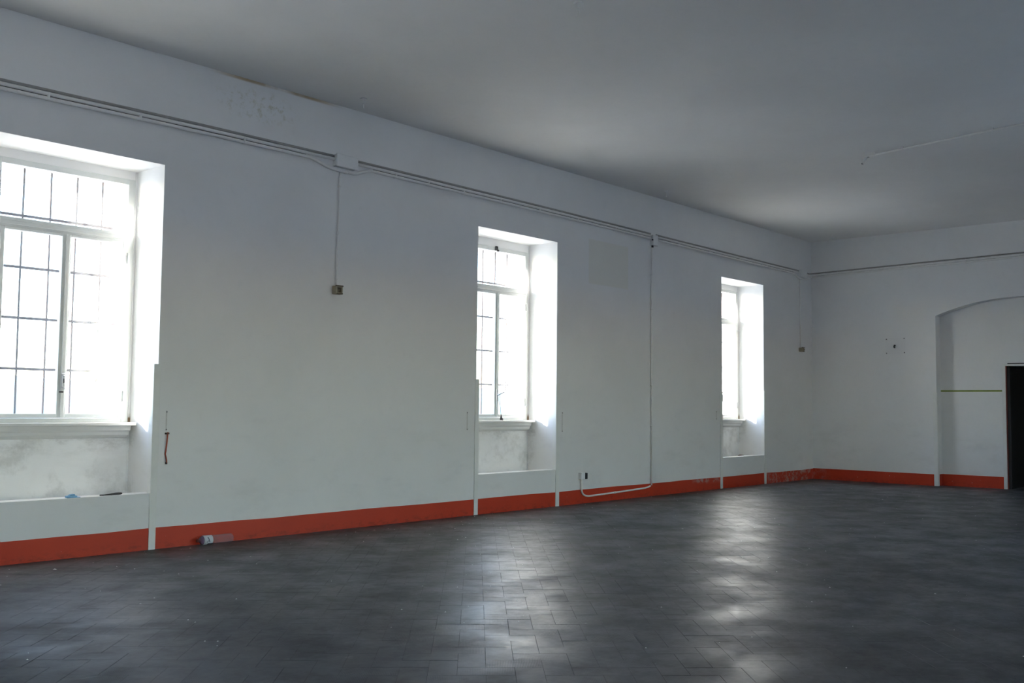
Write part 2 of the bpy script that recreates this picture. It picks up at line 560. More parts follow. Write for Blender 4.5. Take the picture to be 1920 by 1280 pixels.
def inside(p):
    if XB + 0.02 < p.x < L + 0.10 and YR + 0.05 < p.y < 0.12:
        return True
    return L <= p.x < XN + 0.25 and NY1 - 0.1 < p.y < NY0 + 0.1
def project(p):
    d = p - C0
    zc = d.dot(fw)
    if zc < 0.2:
        return None
    return (960 + F_PX * d.dot(rt2) / zc, 640 - F_PX * d.dot(up2) / zc, zc)
tiles = []
for r in range(-150, 130):
    for c in range(-190, 190):
        m = (c + r) % 4
        if m == 0:          # lies across the view
            ctr = K + E1 * (c - 1 + 1.0) * U + E2 * (r + 0.5) * U
            ang = math.atan2(E1.y, E1.x)
        elif m == 2:        # lies along the view
            ctr = K + E1 * (c - 1 + 0.5) * U + E2 * (r + 1.0) * U
            ang = math.atan2(E2.y, E2.x)
        else:
            continue
        if inside(ctr):
            tiles.append((ctr, ang))
near = []
for i, (ctr, ang) in enumerate(tiles):
    q = project(ctr)
    if q and -10 < q[0] < 1930 and q[1] < 1290:
        near.append((q[2], i))
near.sort()
single = [i for _, i in near[:300]]
single_set = set(single)
tm = bpy.data.meshes.new('tile')
tm.from_pydata(TV, [], TF)
uvl = tm.uv_layers.new(name='UVMap')
for lp in tm.loops:
    uvl.data[lp.index].uv = TV[lp.vertex_index][:2]
tm.materials.append(M['tile'])
def jit(i):
    rnd = random.Random(i * 7 + 1)
    return rnd.uniform(-0.0011, 0.0011), rnd.uniform(-0.0014, 0.0014), rnd.uniform(-0.0005, 0.0005)
for i in single:
    ctr, ang = tiles[i]
    tx, ty, dz = jit(i)
    o = bpy.data.objects.new('tile', tm)
    COL.objects.link(o)
    o.parent = fl
    o.location = (ctr.x, ctr.y, dz)
    o.rotation_euler = (tx, ty, ang)
V, F, UVs = [], [], []
for i, (ctr, ang) in enumerate(tiles):
    if i in single_set:
        continue
    tx, ty, dz = jit(i)
    ca, sa = math.cos(ang), math.sin(ang)
    n0 = len(V)
    for (a, b, z) in TV:
        V.append((ctr.x + a * ca - b * sa, ctr.y + a * sa + b * ca, z + dz + (b * tx - a * ty if z == 0 else 0)))
        UVs.append((a, b))
    F += [tuple(n0 + k for k in f) for f in TF]
me = bpy.data.meshes.new('tile_field')
me.from_pydata(V, [], F)
uvl = me.uv_layers.new(name='UVMap')
li = [0] * len(me.loops)
me.loops.foreach_get('vertex_index', li)
flat = []
for k in li:
    flat += UVs[k]
uvl.data.foreach_set('uv', flat)
me.materials.append(M['tile'])
o = bpy.data.objects.new('tile_field', me)
COL.objects.link(o)
o.parent = fl
o['kind'] = 'stuff'

# ---------------------------------------------------------------- painted band at the foot of the walls
GW = [(4.258, 4.318, 1.518), (8.098, 8.160, 1.497), (9.522, 9.590, 1.480), (13.440, 13.506, 1.447), (14.820, 14.889, 1.490)]   # corner battens
w = MB()
xs = [XB] + [v for g in GW for v in g[:2]] + [L - 0.004]
for a, b in zip(xs[::2], xs[1::2]):
    n = max(2, int((b - a) / 0.35))
    for k in range(n):
        x0, x1 = a + (b - a) * k / n, a + (b - a) * (k + 1) / n
        t0, t1 = (ZB + 0.0025 * math.sin(x0 * 3.1) + 0.002 * math.sin(x0 * 7.7), ZB + 0.0025 * math.sin(x1 * 3.1) + 0.002 * math.sin(x1 * 7.7))
        w.prism([(x0, -0.003), (x1, -0.003), (x1, t1), (x0, t0)], 'y', -0.0035, 0.0)
struct(obj('baseboard_left', w, M['band'], loc=(0, 0, 0)), 'orange-red painted band along the foot of the window wall', 'baseboard')
w = MB()
w.box(L - 0.0035, L, -2.047, -0.0035, -0.003, ZB + 0.012)
w.box(L, XN, NY0 - 0.0035, NY0, -0.003, ZB + 0.012)
w.box(XN - 0.0035, XN, DY0 + 0.055, NY0 - 0.0035, -0.003, ZB + 0.012)
w.box(XN - 0.0035, XN, NY1, DY1 - 0.055, -0.003, ZB + 0.012)
w.box(L - 0.0035, L, YR, NY1, -0.003, ZB + 0.012)
struct(obj('baseboard_far', w, M['band'], loc=(L, 0, 0)), 'orange-red painted band along the foot of the end wall and niche', 'baseboard')

# white battens guarding the corners of the window recesses
names = ['white corner batten at the right side of the nearest window', 'white corner batten at the left side of the middle window', 'white corner batten at the right side of the middle window', 'white corner batten at the left side of the far window', 'white corner batten at the right side of the far window']
for i, (a, b, zt) in enumerate(GW):
    w = MB().box(a, b, -0.011, 0.0, -0.003, zt, 0.002)
    left_of_opening = i in (1, 3)
    if left_of_opening:
        w.box(OPEN[1 if i == 1 else 2][0], b, 0.0, 0.045, OPEN[1 if i == 1 else 2][2], zt, 0.002)
    else:
        k = {0: 0, 2: 1, 4: 2}[i]
        if a < OPEN[k][1]:
            w.box(a, OPEN[k][1], 0.0, 0.045, OPEN[k][2], zt, 0.002)
    struct(obj('trim_%d' % (i + 1), w, M['guard']), names[i], 'trim')
w = MB().box(L - 0.010, L, -2.110, -2.050, -0.003, 1.492, 0.002)
w.box(L, L + 0.05, -2.115, -2.105, -0.003, 1.492, 0.002)
struct(obj('trim_6', w, M['guard']), 'white corner batten at the left edge of the arched niche', 'trim')

# ---------------------------------------------------------------- windows
def ring(mb, x0, x1, z0, z1, y0, y1, wl_, wr, wb, wt, bev=0.003):
    mb.box(x0, x0 + wl_, y0, y1, z0, z1, bev)
    mb.box(x1 - wr, x1, y0, y1, z0, z1, bev)
    mb.box(x0 + wl_ - 0.001, x1 - wr + 0.001, y0 + 0.001, y1 - 0.001, z0, z0 + wb, bev)
    mb.box(x0 + wl_ - 0.001, x1 - wr + 0.001, y0 + 0.001, y1 - 0.001, z1 - wt, z1, bev)
    return mb
WLAB = ['nearest window of two casements under a fixed top light', 'middle window with a cord hanging from its handle', 'farthest window nearest the corner']
WIN = []
for i, dx in enumerate(DX):
    root = thing('window_%d' % (i + 1), (3.7 + dx, 0.46, 1.0))
    struct(root, WLAB[i], 'window')
    a, b, zl, zh = OPEN[i]
    obj('frame', ring(MB(), 3.11 + dx, 4.285 + dx, 1.03, 3.118, 0.45, 0.53, 0.062, 0.062, 0.035, 0.048), M['frame'], root)
    t = MB().box(3.17 + dx, 4.225 + dx, 0.440, 0.525, 2.562, 2.648, 0.004)
    t.box(3.17 + dx, 4.225 + dx, 0.430, 0.442, 2.590, 2.620, 0.003)
    obj('transom_bar', t, M['frame'], root)
    obj('pane', MB().box(3.172 + dx, 4.223 + dx, 0.487, 0.492, 2.648, 3.07), M['glass'], root)
    for side in (0, 1):
        x0, x1 = ((3.174, 3.699), (3.701, 4.223))[side]
        st = (0.036, 0.036) if side == 0 else (0.036, 0.043)
        sm = ring(MB(), x0 + dx, x1 + dx, 1.068, 2.572, 0.435, 0.48, st[0], st[1], 0.034, 0.024, 0.004)
        if side == 1:
            sm.box(3.690 + dx, 3.722 + dx, 0.424, 0.436, 1.07, 2.56, 0.003)     # cover strip on the meeting stile
        sash = obj('sash', sm, M['frame'], root)
        obj('pane', MB().box(x0 + st[0] - 0.004 + dx, x1 - st[1] + 0.004 + dx, 0.455, 0.460, 1.10, 2.55), M['glass'], sash)
        xh = 4.226 if side == 1 else 3.171
        for zz in (2.43, 1.25):
            h = MB().tube([(xh + dx, 0.430, zz - 0.045), (xh + dx, 0.430, zz + 0.045)], 0.009, 8)
            h.box(xh - 0.016 + dx, xh + 0.016 + dx, 0.431, 0.438, zz - 0.03, zz + 0.03, 0.002)
            obj('hinge', h, M['frame'], sash)
        WIN.append((root, sash))
    sm = MB().box(3.02 + dx, b - 0.001, 0.325, 0.47, 1.003, 1.030, 0.004)       # sill board and moulding below it
    sm.prism([(0.365, 1.003), (0.372, 0.965), (0.392, 0.950), (0.400, 0.925), (0.430, 0.905), (0.455, 0.897), (0.455, 1.003)], 'x', 3.02 + dx, b - 0.03)
    obj('sill', sm, M['sill'], root)
# handles
def sash_of(i, side):
    return WIN[i * 2 + side][1]
h = MB().box(3.684, 3.722, 0.414, 0.426, 1.30, 1.43, 0.004)
h.box(3.690, 3.714, 0.396, 0.416, 1.315, 1.415, 0.006)
o = obj('handle', h, M['steel'], sash_of(0, 1))
o['label'] = 'grey steel latch on the meeting stile'
obj('keeper', MB().box(3.676, 3.712, 0.420, 0.430, 1.272, 1.284, 0.002), M['dark'], sash_of(0, 1))
obj('keyway', MB().box(3.694, 3.703, 0.390, 0.398, 1.350, 1.385, 0.002), M['dark'], sash_of(0, 1))
d2 = DX[1]
h = MB().box(3.676 + d2, 3.712 + d2, 0.412, 0.426, 1.255, 1.40, 0.004)
h.tube([(3.69 + d2, 0.42, 1.335), (3.69 + d2, 0.385, 1.335), (3.705 + d2, 0.375, 1.345), (3.76 + d2, 0.372, 1.365), (3.80 + d2, 0.372, 1.372)], 0.008, 8)
o = obj('handle', h, M['steel'], sash_of(1, 1))
o['label'] = 'steel lever handle turned to the right'
d3 = DX[2]
obj('handle', MB().box(3.684 + d3, 3.722 + d3, 0.414, 0.426, 1.30, 1.43, 0.004).box(3.690 + d3, 3.714 + d3, 0.396, 0.416, 1.315, 1.415, 0.006), M['steel'], sash_of(2, 1))
o = obj('latch', MB().box(3.655 + d2, 3.690 + d2, 0.425, 0.452, 3.075, 3.125, 0.004).box(3.668 + d2, 3.696 + d2, 0.415, 0.43, 3.06, 3.085, 0.003), M['dark'], WIN[2][0])
o['label'] = 'black latch at the top of the frame'
# cord hanging from the middle window's handle, ending in a dark clamp on the sill
rc = thing('pull_cord', (3.72 + d2, 0.40, 1.03), 'thin brown cord with a dark clamp hanging from the middle window handle', 'cord')
obj('cord', MB().tube(smooth_path([(3.705 + d2, 0.383, 1.33), (3.712 + d2, 0.395, 1.27), (3.722 + d2, 0.392, 1.18), (3.735 + d2, 0.392, 1.08)], 5), 0.0035, 6), M['rust'], rc)
c = MB().tube([(3.735 + d2, 0.39, 1.095), (3.737 + d2, 0.39, 1.06), (3.720 + d2, 0.388, 1.036)], [0.004, 0.012, 0.009], 8)
c.tube([(3.737 + d2, 0.39, 1.065), (3.757 + d2, 0.39, 1.036)], [0.009, 0.006], 8)
c.torus((3.757 + d2, 0.392, 1.042), (0.3, 1, 0), 0.012, 0.003, 12, 5)
obj('clamp', c, M['dark'], rc)

# unseen glazed double doors in the opposite wall, added to brighten the room
for k, (a, b) in enumerate(OPEN_R):
    root = thing('window_%d' % (4 + k), ((a + b) / 2, YR - 0.3, 0.0))  # numbers 4 to 6 are the unseen doorways added for light
    struct(root, ('unseen glazed doorway added to light the walls, nearest the back wall', 'second unseen glazed doorway added to light the walls', 'last unseen glazed doorway added to light the walls')[k], 'window')
    obj('frame', ring(MB(), a + 0.002, b - 0.002, 0.0, 2.798, YR - 0.35, YR - 0.27, 0.06, 0.06, 0.05, 0.06), M['frame'], root)
    m = (a + b) / 2
    for x0, x1 in ((a + 0.062, m), (m, b - 0.062)):
        sash = obj('sash', ring(MB(), x0, x1, 0.05, 2.738, YR - 0.33, YR - 0.285, 0.05, 0.05, 0.12, 0.05), M['frame'], root)
        obj('pane', MB().box(x0 + 0.045, x1 - 0.045, YR - 0.31, YR - 0.304, 0.165, 2.69), M['clear'], sash)

# iron bars outside each window
GL = ['rusty iron window bars outside the nearest window', 'rusty iron window bars outside the middle window', 'rusty iron window bars outside the farthest window']
for i in range(3):
    dx = DX[i]
    g = thing('window_grille', (3.7 + dx, 0.62, 1.0), GL[i], 'grille', 'iron window grilles')
    for xb in (3.20, 3.42, 3.64, 3.86, 4.08):
        wob = random.uniform(-0.006, 0.006)
        obj('bar', MB().tube([(xb + dx, 0.632, 0.99), (xb + wob + dx, 0.632, 2.0), (xb + dx, 0.632, 3.13)], 0.009, 8), M['rust'], g)
    for zb in (1.06, 1.46, 1.87, 2.28, 2.70):
        obj('crossbar', MB().box(3.10 + dx, 4.30 + dx, 0.612, 0.624, zb - 0.011, zb + 0.011, 0.002), M['rust'], g)

# ---------------------------------------------------------------- doorway in the niche
d = thing('door_1', (XN, (DY0 + DY1) / 2, 0))
struct(d, 'dark doorway with a pale frame inside the arched niche', 'door')
f = MB().box(XN - 0.012, XN + 0.10, DY0, DY0 + 0.052, -0.003, DZ + 0.035, 0.003)
f.box(XN - 0.012, XN + 0.10, DY1 - 0.052, DY1, -0.003, DZ + 0.035, 0.003)
f.box(XN - 0.012, XN + 0.10, DY1, DY0, DZ, DZ + 0.028, 0.003)
obj('door_frame', f, M['guard'], d)
o = obj('rebate_strip', MB().box(XN - 0.004, XN + 0.12, DY0 - 0.014, DY0 - 0.001, -0.003, DZ - 0.001, 0.001), M['doorred'], d)
o['label'] = 'rust-red strip inside the frame'
leaf = MB().box(XN + 0.012, XN + 0.86, DY0 - 0.060, DY0 - 0.016, 0.004, DZ - 0.006, 0.003)  # dark sheet added over the lit jamb to stand for its shade
o = obj('dark_jamb_leaf', leaf, M['charcoal'], d)
o['label'] = 'charcoal leaf added to keep the lit jamb dark'
o = obj('lintel_gap', MB().box(XN - 0.006, XN + 0.02, DY1, DY0 - 0.03, DZ + 0.029, DZ + 0.046, 0.001), M['dark'], d)
o['label'] = 'dark strip above the frame head'

# ---------------------------------------------------------------- electrical conduits on the walls
def ztop(x):                  # the run is not quite straight
    pts = [(-3, 3.575), (2.96, 3.584), (4.5, 3.606), (6.57, 3.618), (9.2, 3.612), (12, 3.595), (15.0, 3.578), (16.6, 3.570)]
    for (a, za), (b, zb) in zip(pts, pts[1:]):
        if x <= b:
            t = (x - a) / (b - a)
            return za + (zb - za) * t
    return pts[-1][1]
def run(x0, x1, dz, r, y, ends=None, step=0.5):
    n = max(3, int((x1 - x0) / step))
    return [(x0 + (x1 - x0) * k / n, y, ztop(x0 + (x1 - x0) * k / n) - dz) for k in range(n + 1)]
YP = -0.030
DZ_C, DZ_A, DZ_B = 0.012, 0.041, 0.077
def saddles(root, xs):
    for xx in xs:
        zt = ztop(xx)
        s = MB().box(xx - 0.009, xx + 0.009, YP - 0.0165, -0.0013, zt - DZ_B - 0.012, zt - DZ_A + 0.012, 0.003)
        obj('saddle_clip', s, M['pipe'], root)
segs = [(XB + 0.003, 6.055, 'white conduits with a grey tube above the nearest window', [1.4, 2.4, 3.30, 4.05, 5.04], (None, 5.72)),
        (6.32, 11.53, 'white conduits with a grey tube between the large and the small junction box', [6.85, 7.31, 7.85, 8.45, 9.15, 9.9, 10.7], (6.55, None)),
        (11.68, 16.06, 'white conduits with a grey tube above the farthest window', [12.25, 13.1, 14.0, 14.9, 15.5], (None, 15.86))]
for x0, x1, lab, cl, (b0, b1) in segs:
    t = thing('conduit_run', ((x0 + x1) / 2, 0, ztop((x0 + x1) / 2) - 0.09), lab, 'conduit', 'conduit runs on the window wall')
    obj('rod', MB().tube(run(x0, x1, DZ_C, 0, -0.022), 0.0135, 8), M['rod'], t)  # grey tube laid along the dark band above the pipes
    o = obj('rod', MB().tube(run(b0 or x0, b1 or x1, (DZ_A + DZ_B) / 2, 0, -0.026), 0.0032, 6), M['dark'], t)  # black line drawn for the shadow in the gap between the pipes
    o['label'] = 'thin black line drawn for the shadow between the two pipes'
    obj('pipe', MB().tube(run(x0, x1, DZ_A, 0, YP), 0.0155, 10), M['pipe'], t)
    p0, p1 = b0 or x0, b1 or x1
    pth = run(p0, p1, DZ_B, 0, YP)
    if b1 and b1 < 7:          # dips under the large box
        z = ztop(6.1) - DZ_B
        pth = pth[:-1] + smooth_path([pth[-1], (5.80, YP, z - 0.006), (5.95, YP, z - 0.048), (6.08, YP, z - 0.066), (6.22, YP, z - 0.068)], 6)
    if b1 and b1 > 15:
        z = ztop(16.1) - DZ_B
        pth = pth[:-1] + smooth_path([pth[-1], (15.93, YP, z - 0.012), (16.05, YP, z - 0.058), (16.2, YP, z - 0.066)], 6)
    if b0 and b0 < 7:
        z = ztop(6.4) - DZ_B
        pth = smooth_path([(6.22, YP, z - 0.068), (6.32, YP, z - 0.064), (6.42, YP, z - 0.03), (6.50, YP, z - 0.004), pth[0]], 6)[:-1] + pth
    obj('pipe', MB().tube(pth, 0.0155, 10), M['pipe'], t)
    saddles(t, cl)

def junction_box(x0, x1, z0, z1, dep, label, screws=True):
    t = thing('junction_box', ((x0 + x1) / 2, 0, z0), label, 'junction box', 'junction boxes')
    obj('body', MB().box(x0 + 0.006, x1 - 0.006, -dep + 0.014, 0.0, z0 + 0.004, z1 - 0.004, 0.008), M['box'], t)
    obj('lid', MB().box(x0, x1, -dep, -dep + 0.018, z0, z1, 0.006), M['box'], t)
    return t
junction_box(6.052, 6.320, 3.500, 3.628, 0.075, 'large white junction box between the nearest and the middle window')
b2 = junction_box(11.545, 11.665, 3.425, 3.575, 0.065, 'small white junction box above the long vertical conduit')
obj('gland', MB().tube([(11.575, -0.03, 3.430), (11.575, -0.03, 3.400)], [0.017, 0.015], 10), M['dark'], b2)
obj('plug', MB().tube([(11.548, -0.055, 3.50), (11.535, -0.055, 3.50)], 0.010, 8), M['dark'], b2)
junction_box(16.07, 16.30, 3.455, 3.580, 0.07, 'white junction box beside the corner of the room')

def drop(pts, r, label, clips, cat='conduit', group='conduit drops'):
    t = thing('conduit_drop', pts[-1], label, cat, group)
    obj('pipe', MB().tube(pts, r, 8), M['pipe'], t)
    for p in clips:
        obj('collar', MB().tube([(p[0], p[1], p[2] - 0.014), (p[0], p[1], p[2] + 0.014)], r + 0.003, 8).box(p[0] - 0.006, p[0] + 0.006, p[1], 0.0, p[2] - 0.006, p[2] + 0.006), M['pipe'], t)
    return t
drop([(6.140, -0.016, 3.480), (6.132, -0.016, 3.0), (6.122, -0.016, 2.6), (6.120, -0.016, 2.352)], 0.0095, 'thin white conduit hanging straight down from the large junction box', [(6.138, -0.016, 3.33), (6.127, -0.016, 2.86), (6.121, -0.016, 2.42)])
drop([(16.125, -0.016, 3.455), (16.122, -0.016, 2.9), (16.122, -0.016, 2.26)], 0.0095, 'thin white conduit going down the wall just before the corner', [(16.123, -0.016, 3.1), (16.122, -0.016, 2.5)])
t = thing('conduit_drop', (11.575, 0, 0.12), 'long white conduit running from the small junction box down to the floor band', 'conduit', 'conduit drops')
obj('pipe', MB().tube([(11.575, -0.020, 3.42), (11.572, -0.020, 2.4), (11.575, -0.020, 1.2), (11.572, -0.020, 0.150)], 0.0115, 8), M['pipe'], t)
for zz in (3.03, 2.55, 2.05, 1.5, 0.95, 0.40):
    obj('collar', MB().tube([(11.574, -0.020, zz - 0.014), (11.574, -0.020, zz + 0.014)], 0.015, 8).box(11.567, 11.581, -0.02, 0, zz - 0.006, zz + 0.006), M['pipe'], t)
t = thing('conduit_elbow', (10.8, 0, 0.06), 'white conduit lying along the orange band and bending up to the socket', 'conduit')
obj('pipe', MB().tube(smooth_path([(11.545, -0.020, 0.142), (11.44, -0.020, 0.122), (11.2, -0.020, 0.113), (10.75, -0.020, 0.100), (10.25, -0.020, 0.088), (10.13, -0.020, 0.090), (10.055, -0.020, 0.115), (10.022, -0.020, 0.165), (10.018, -0.020, 0.23), (10.018, -0.020, 0.295)], 6), 0.0115, 8), M['pipe'], t)
obj('collar', MB().tube([(10.70, -0.02, 0.0985), (10.74, -0.02, 0.0998)], 0.0145, 8), M['pipe'], t)
obj('collar', MB().tube([(10.018, -0.020, 0.288), (10.018, -0.020, 0.302)], 0.016, 8), M['pipe'], t)
t = thing('socket_box', (10.03, 0, 0.30), 'small white socket box with a dark side on its conduit beside the middle window', 'socket')
obj('body', MB().box(9.972, 10.052, -0.055, 0.0, 0.300, 0.384, 0.006), M['box'], t)
o = obj('plug', MB().box(10.052, 10.098, -0.058, -0.006, 0.304, 0.380, 0.005), M['dark'], t)
o['label'] = 'dark grey plug on the right side'

def outlet(x, z, s, label):
    t = thing('light_fitting', (x, 0, z - s), label, 'light fitting', 'old wall light fittings')
    obj('base_plate', MB().box(x - s * 0.7, x + s * 0.7, -0.012, 0.0, z - s * 0.7, z + s * 0.7, 0.003), M['beige'], t)
    ho = MB()
    a = s * 0.86
    for (x0, x1, z0, z1) in ((-a, a, a * 0.62, a), (-a, a, -a, -a * 0.62), (-a, -a * 0.62, -a * 0.63, a * 0.63), (a * 0.62, a, -a * 0.63, a * 0.63)):
        ho.box(x + x0, x + x1, -0.075, -0.011, z + z0, z + z1, 0.003)
    obj('housing', ho, M['beige'], t)
    obj('socket', MB().tube([(x, -0.012, z), (x, -0.055, z)], [s * 0.42, s * 0.36], 12), M['brown'], t)
    obj('rim', MB().box(x - a * 1.04, x + a * 1.04, -0.082, -0.06, z + a * 0.8, z + a * 1.12, 0.002), M['brown'], t)
    obj('rim', MB().box(x - a * 0.9, x + a * 0.95, -0.08, -0.055, z - a * 1.0, z - a * 0.72, 0.002), M['brown'], t)
    return t
outlet(6.118, 2.300, 0.047, 'open beige light fitting at the end of the conduit between two windows')
t = outlet(16.118, 2.212, 0.042, 'open beige light fitting with a dark knob near the corner')
obj('knob', MB().tube([(16.158, -0.035, 2.216), (16.215, -0.035, 2.216)], [0.024, 0.020], 10), M['dark'], t)

t = thing('conduit_run', (L, -4.5, 3.48), 'pair of white conduits with a grey tube crossing the end wall', 'conduit')
def zf(y):
    return 3.572 + (3.63 - 3.572) * min(1.0, -y / 3.5)
def frun(dz, xo):
    return [(L - xo, -0.03 - k * 0.45, zf(-0.03 - k * 0.45) - dz) for k in range(22)]
obj('rod', MB().tube([(16.30, -0.024, 3.560)] + [(16.45, -0.026, 3.548)] + frun(0.010, 0.024), 0.0115, 8), M['rod'], t)
obj('pipe', MB().tube([(16.30, -0.03, 3.530), (16.45, -0.03, 3.518)] + frun(0.037, 0.030), 0.0155, 8), M['pipe'], t)
obj('pipe', MB().tube([(16.2, -0.03, 3.433), (16.36, -0.03, 3.440), (16.46, -0.03, 3.475)] + frun(0.071, 0.030), 0.0145, 8), M['pipe'], t)
for k in range(8):
    y = -0.5 - k * 1.05
    obj('saddle_clip', MB().box(L - 0.048, L - 0.0013, y - 0.007, y + 0.007, zf(y) - 0.088, zf(y) - 0.020, 0.003), M['pipe'], t)

# ceiling: conduit with its end fitting, and hooks
t = thing('ceiling_conduit', (11.16, -3.24, ZC - 0.06), 'white conduit with a bracket end crossing the right part of the ceiling', 'conduit')
dirv = Vector((-0.29, -1.708, 0)).normalized()
p0 = Vector((11.155, -3.30, ZC - 0.030))
obj('pipe', MB().tube([p0 + dirv * s for s in (0.0, 0.5, 1.5, 3.0, 4.5, 6.2)], 0.0115, 8), M['pipe'], t)
br = MB().box(11.13, 11.19, -3.32, -3.20, ZC - 0.045, ZC, 0.004)
br.tube([(11.16, -3.22, ZC - 0.04), (11.15, -3.19, ZC - 0.075), (11.155, -3.17, ZC - 0.11)], [0.015, 0.014, 0.017], 8)
obj('bracket', br, M['pipe'], t)
obj('screw', MB().tube([(11.15, -3.235, ZC - 0.043), (11.15, -3.235, ZC - 0.05)], 0.014, 8), M['screw'], t)
obj('screw', MB().tube([(11.155, -3.165, ZC - 0.108), (11.155, -3.163, ZC - 0.118)], 0.013, 8), M['screw'], t)
for s in (0.35, 1.35, 2.4, 3.5, 4.6):
    q = p0 + dirv * s
    obj('saddle_clip', MB().box(q.x - 0.016, q.x + 0.016, q.y - 0.008, q.y + 0.008, ZC - 0.046, ZC, 0.003), M['pipe'], t)
def hook(x, y, lab, R=0.045):
    t = thing('ceiling_hook', (x, y, ZC - 2 * R), lab, 'hook', 'ceiling hooks')
    obj('rose', MB().tube([(x, y, ZC), (x, y, ZC - 0.012)], [0.035, 0.026], 14), M['ceiling'], t)
    m = MB()
    pts = [(x, y, ZC - 0.010), (x, y, ZC - 0.03)]
    for k in range(11):
        a = math.radians(90 - k * 28)
        pts.append((x + R * 0.8 * math.cos(a) * 0.7, y + R * 0.8 * math.cos(a) * 0.7, ZC - 0.03 - R * 0.8 + R * 0.8 * math.sin(a)))
    m.tube(pts, 0.005, 6)
    obj('hook', m, M['ceiling'], t)
hook(5.63, -3.34, 'white hook hanging at the top edge of the view')
hook(6.13, -0.36, 'white ceiling hook near the wall left of the middle window', 0.04)
hook(11.43, -0.35, 'white ceiling hook near the wall before the far window', 0.035)
hook(16.3, -0.52, 'white ceiling hook in the far corner of the room', 0.03)

# ---------------------------------------------------------------- small things on the walls
t = thing('wall_plate', (L, -1.455, 2.13), 'clear plastic plate with four screws and a hook on the end wall', 'plate')
obj('plate', MB().box(L - 0.005, L - 0.001, -1.617, -1.297, 2.122, 2.385, 0.0015), M['perspex'], t)
for yy, zz in ((-1.312, 2.368), (-1.603, 2.374), (-1.312, 2.137), (-1.606, 2.141)):
    obj('screw', MB().tube([(L, yy, zz), (L - 0.009, yy, zz)], 0.0095, 8), M['screw'], t)
o = obj('hook', MB().tube([(L, -1.452, 2.262), (L - 0.03, -1.452, 2.262), (L - 0.045, -1.452, 2.245), (L - 0.04, -1.452, 2.228), (L - 0.02, -1.455, 2.226)], 0.012, 8), M['dark'], t)
o['label'] = 'dark hook in the middle'
tag(obj('tape_strip', MB().box(XN - 0.004, XN, -3.030, NY0 - 0.002, 1.503, 1.526), M['lime']), 'lime green strip stuck across the back of the arched niche', 'tape')

t = thing('strap', (4.392, 0, 0.70), 'orange strap end hanging on the wall right of the nearest window', 'strap')
obj('webbing', MB().tube(smooth_path([(4.398, -0.012, 0.955), (4.394, -0.010, 0.88), (4.386, -0.010, 0.80), (4.382, -0.010, 0.775), (4.392, -0.011, 0.735), (4.396, -0.010, 0.700)], 5), [0.0055] * 26, 6), M['orange'], t)
obj('clasp', MB().box(4.376, 4.412, -0.016, 0.0, 0.938, 0.952, 0.002), M['rust'], t)
obj('end_tag', MB().box(4.389, 4.402, -0.014, 0.0, 0.690, 0.708, 0.002), M['rust'], t)
def slot(x, z0, z1, lab, wd=0.009):
    t = thing('winder_slot', (x, 0, z0), lab, 'slot', 'old blind winder slots')
    obj('filler', MB().box(x - wd, x + wd, -0.0025, 0.0, z0, z1, 0.001), M['scar'], t)
    for zz in (z0 + 0.012, z1 - 0.012):
        obj('screw', MB().tube([(x, 0, zz), (x, -0.006, zz)], 0.006, 8), M['screw'], t)
slot(4.388, 0.965, 1.135, 'pale filled blind slot above the orange strap', 0.006)
slot(7.983, 0.93, 1.135, 'dark filled blind slot on the wall left of the middle window')
slot(9.650, 0.89, 1.136, 'pale filled blind slot on the wall right of the middle window', 0.009)
slot(13.335, 1.03, 1.16, 'short filled blind slot on the wall left of the far window')

# ---------------------------------------------------------------- loose things
# plastic bottle lying against the wall
bt = thing('plastic_bottle', (4.80, -0.062, 0.0), 'empty clear plastic bottle with a white label lying against the orange band', 'bottle')
ang = math.radians(-3)
def lathe(profile, n=20):
    m = MB()
    t = bmesh.new()
    rings = []
    for (s, r) in profile:
        cx, cy, cz = 4.668 + s * math.cos(ang), -0.050 + s * math.sin(ang), 0.0395
        r *= 0.84
        rings.append([t.verts.new((cx - math.sin(ang) * r * math.cos(2 * math.pi * k / n), cy + math.cos(ang) * r * math.cos(2 * math.pi * k / n), cz + r * math.sin(2 * math.pi * k / n))) for k in range(n)])
    for a, b in zip(rings, rings[1:]):
        for k in range(n):
            f = t.faces.new((a[k], a[(k + 1) % n], b[(k + 1) % n], b[k]))
            f.smooth = True
    t.faces.new(rings[0][::-1])
    t.faces.new(rings[-1])
    bmesh.ops.recalc_face_normals(t, faces=t.faces)
    m._add(t)
    return m
prof = [(0.016, 0.014), (0.026, 0.016), (0.034, 0.026), (0.045, 0.038), (0.056, 0.0445), (0.060, 0.0455), (0.140, 0.0455)]
s = 0.140
while s < 0.195:
    prof += [(s + 0.004, 0.0425), (s + 0.010, 0.0455)]
    s += 0.011
prof += [(0.235, 0.0455), (0.318, 0.0455), (0.329, 0.043), (0.335, 0.036), (0.331, 0.016), (0.329, 0.004)]
obj('body', lathe(prof), M['pet'], bt)
obj('shoulder', lathe([(0.030, 0.0215), (0.036, 0.0295), (0.046, 0.0395), (0.0565, 0.0455), (0.0555, 0.0445), (0.046, 0.0385)], 20), M['violet'], bt)
o = obj('cap', lathe([(0.002, 0.012), (0.003, 0.0170), (0.018, 0.0170), (0.019, 0.012)], 16), M['doorred'], bt)
o['label'] = 'dark red screw cap'
b = NB('bottle_label')
P, x, y, z = b.pos()
mk = b.math('LESS_THAN', b.math('ABSOLUTE', b.math('SUBTRACT', b.math('SUBTRACT', x, 4.766), b.math('MULTIPLY', b.math('SUBTRACT', z, 0.044), -0.35))), 0.0045)
mk = b.math('MULTIPLY', mk, b.box(z, 0.024, 0.066, 0.001))
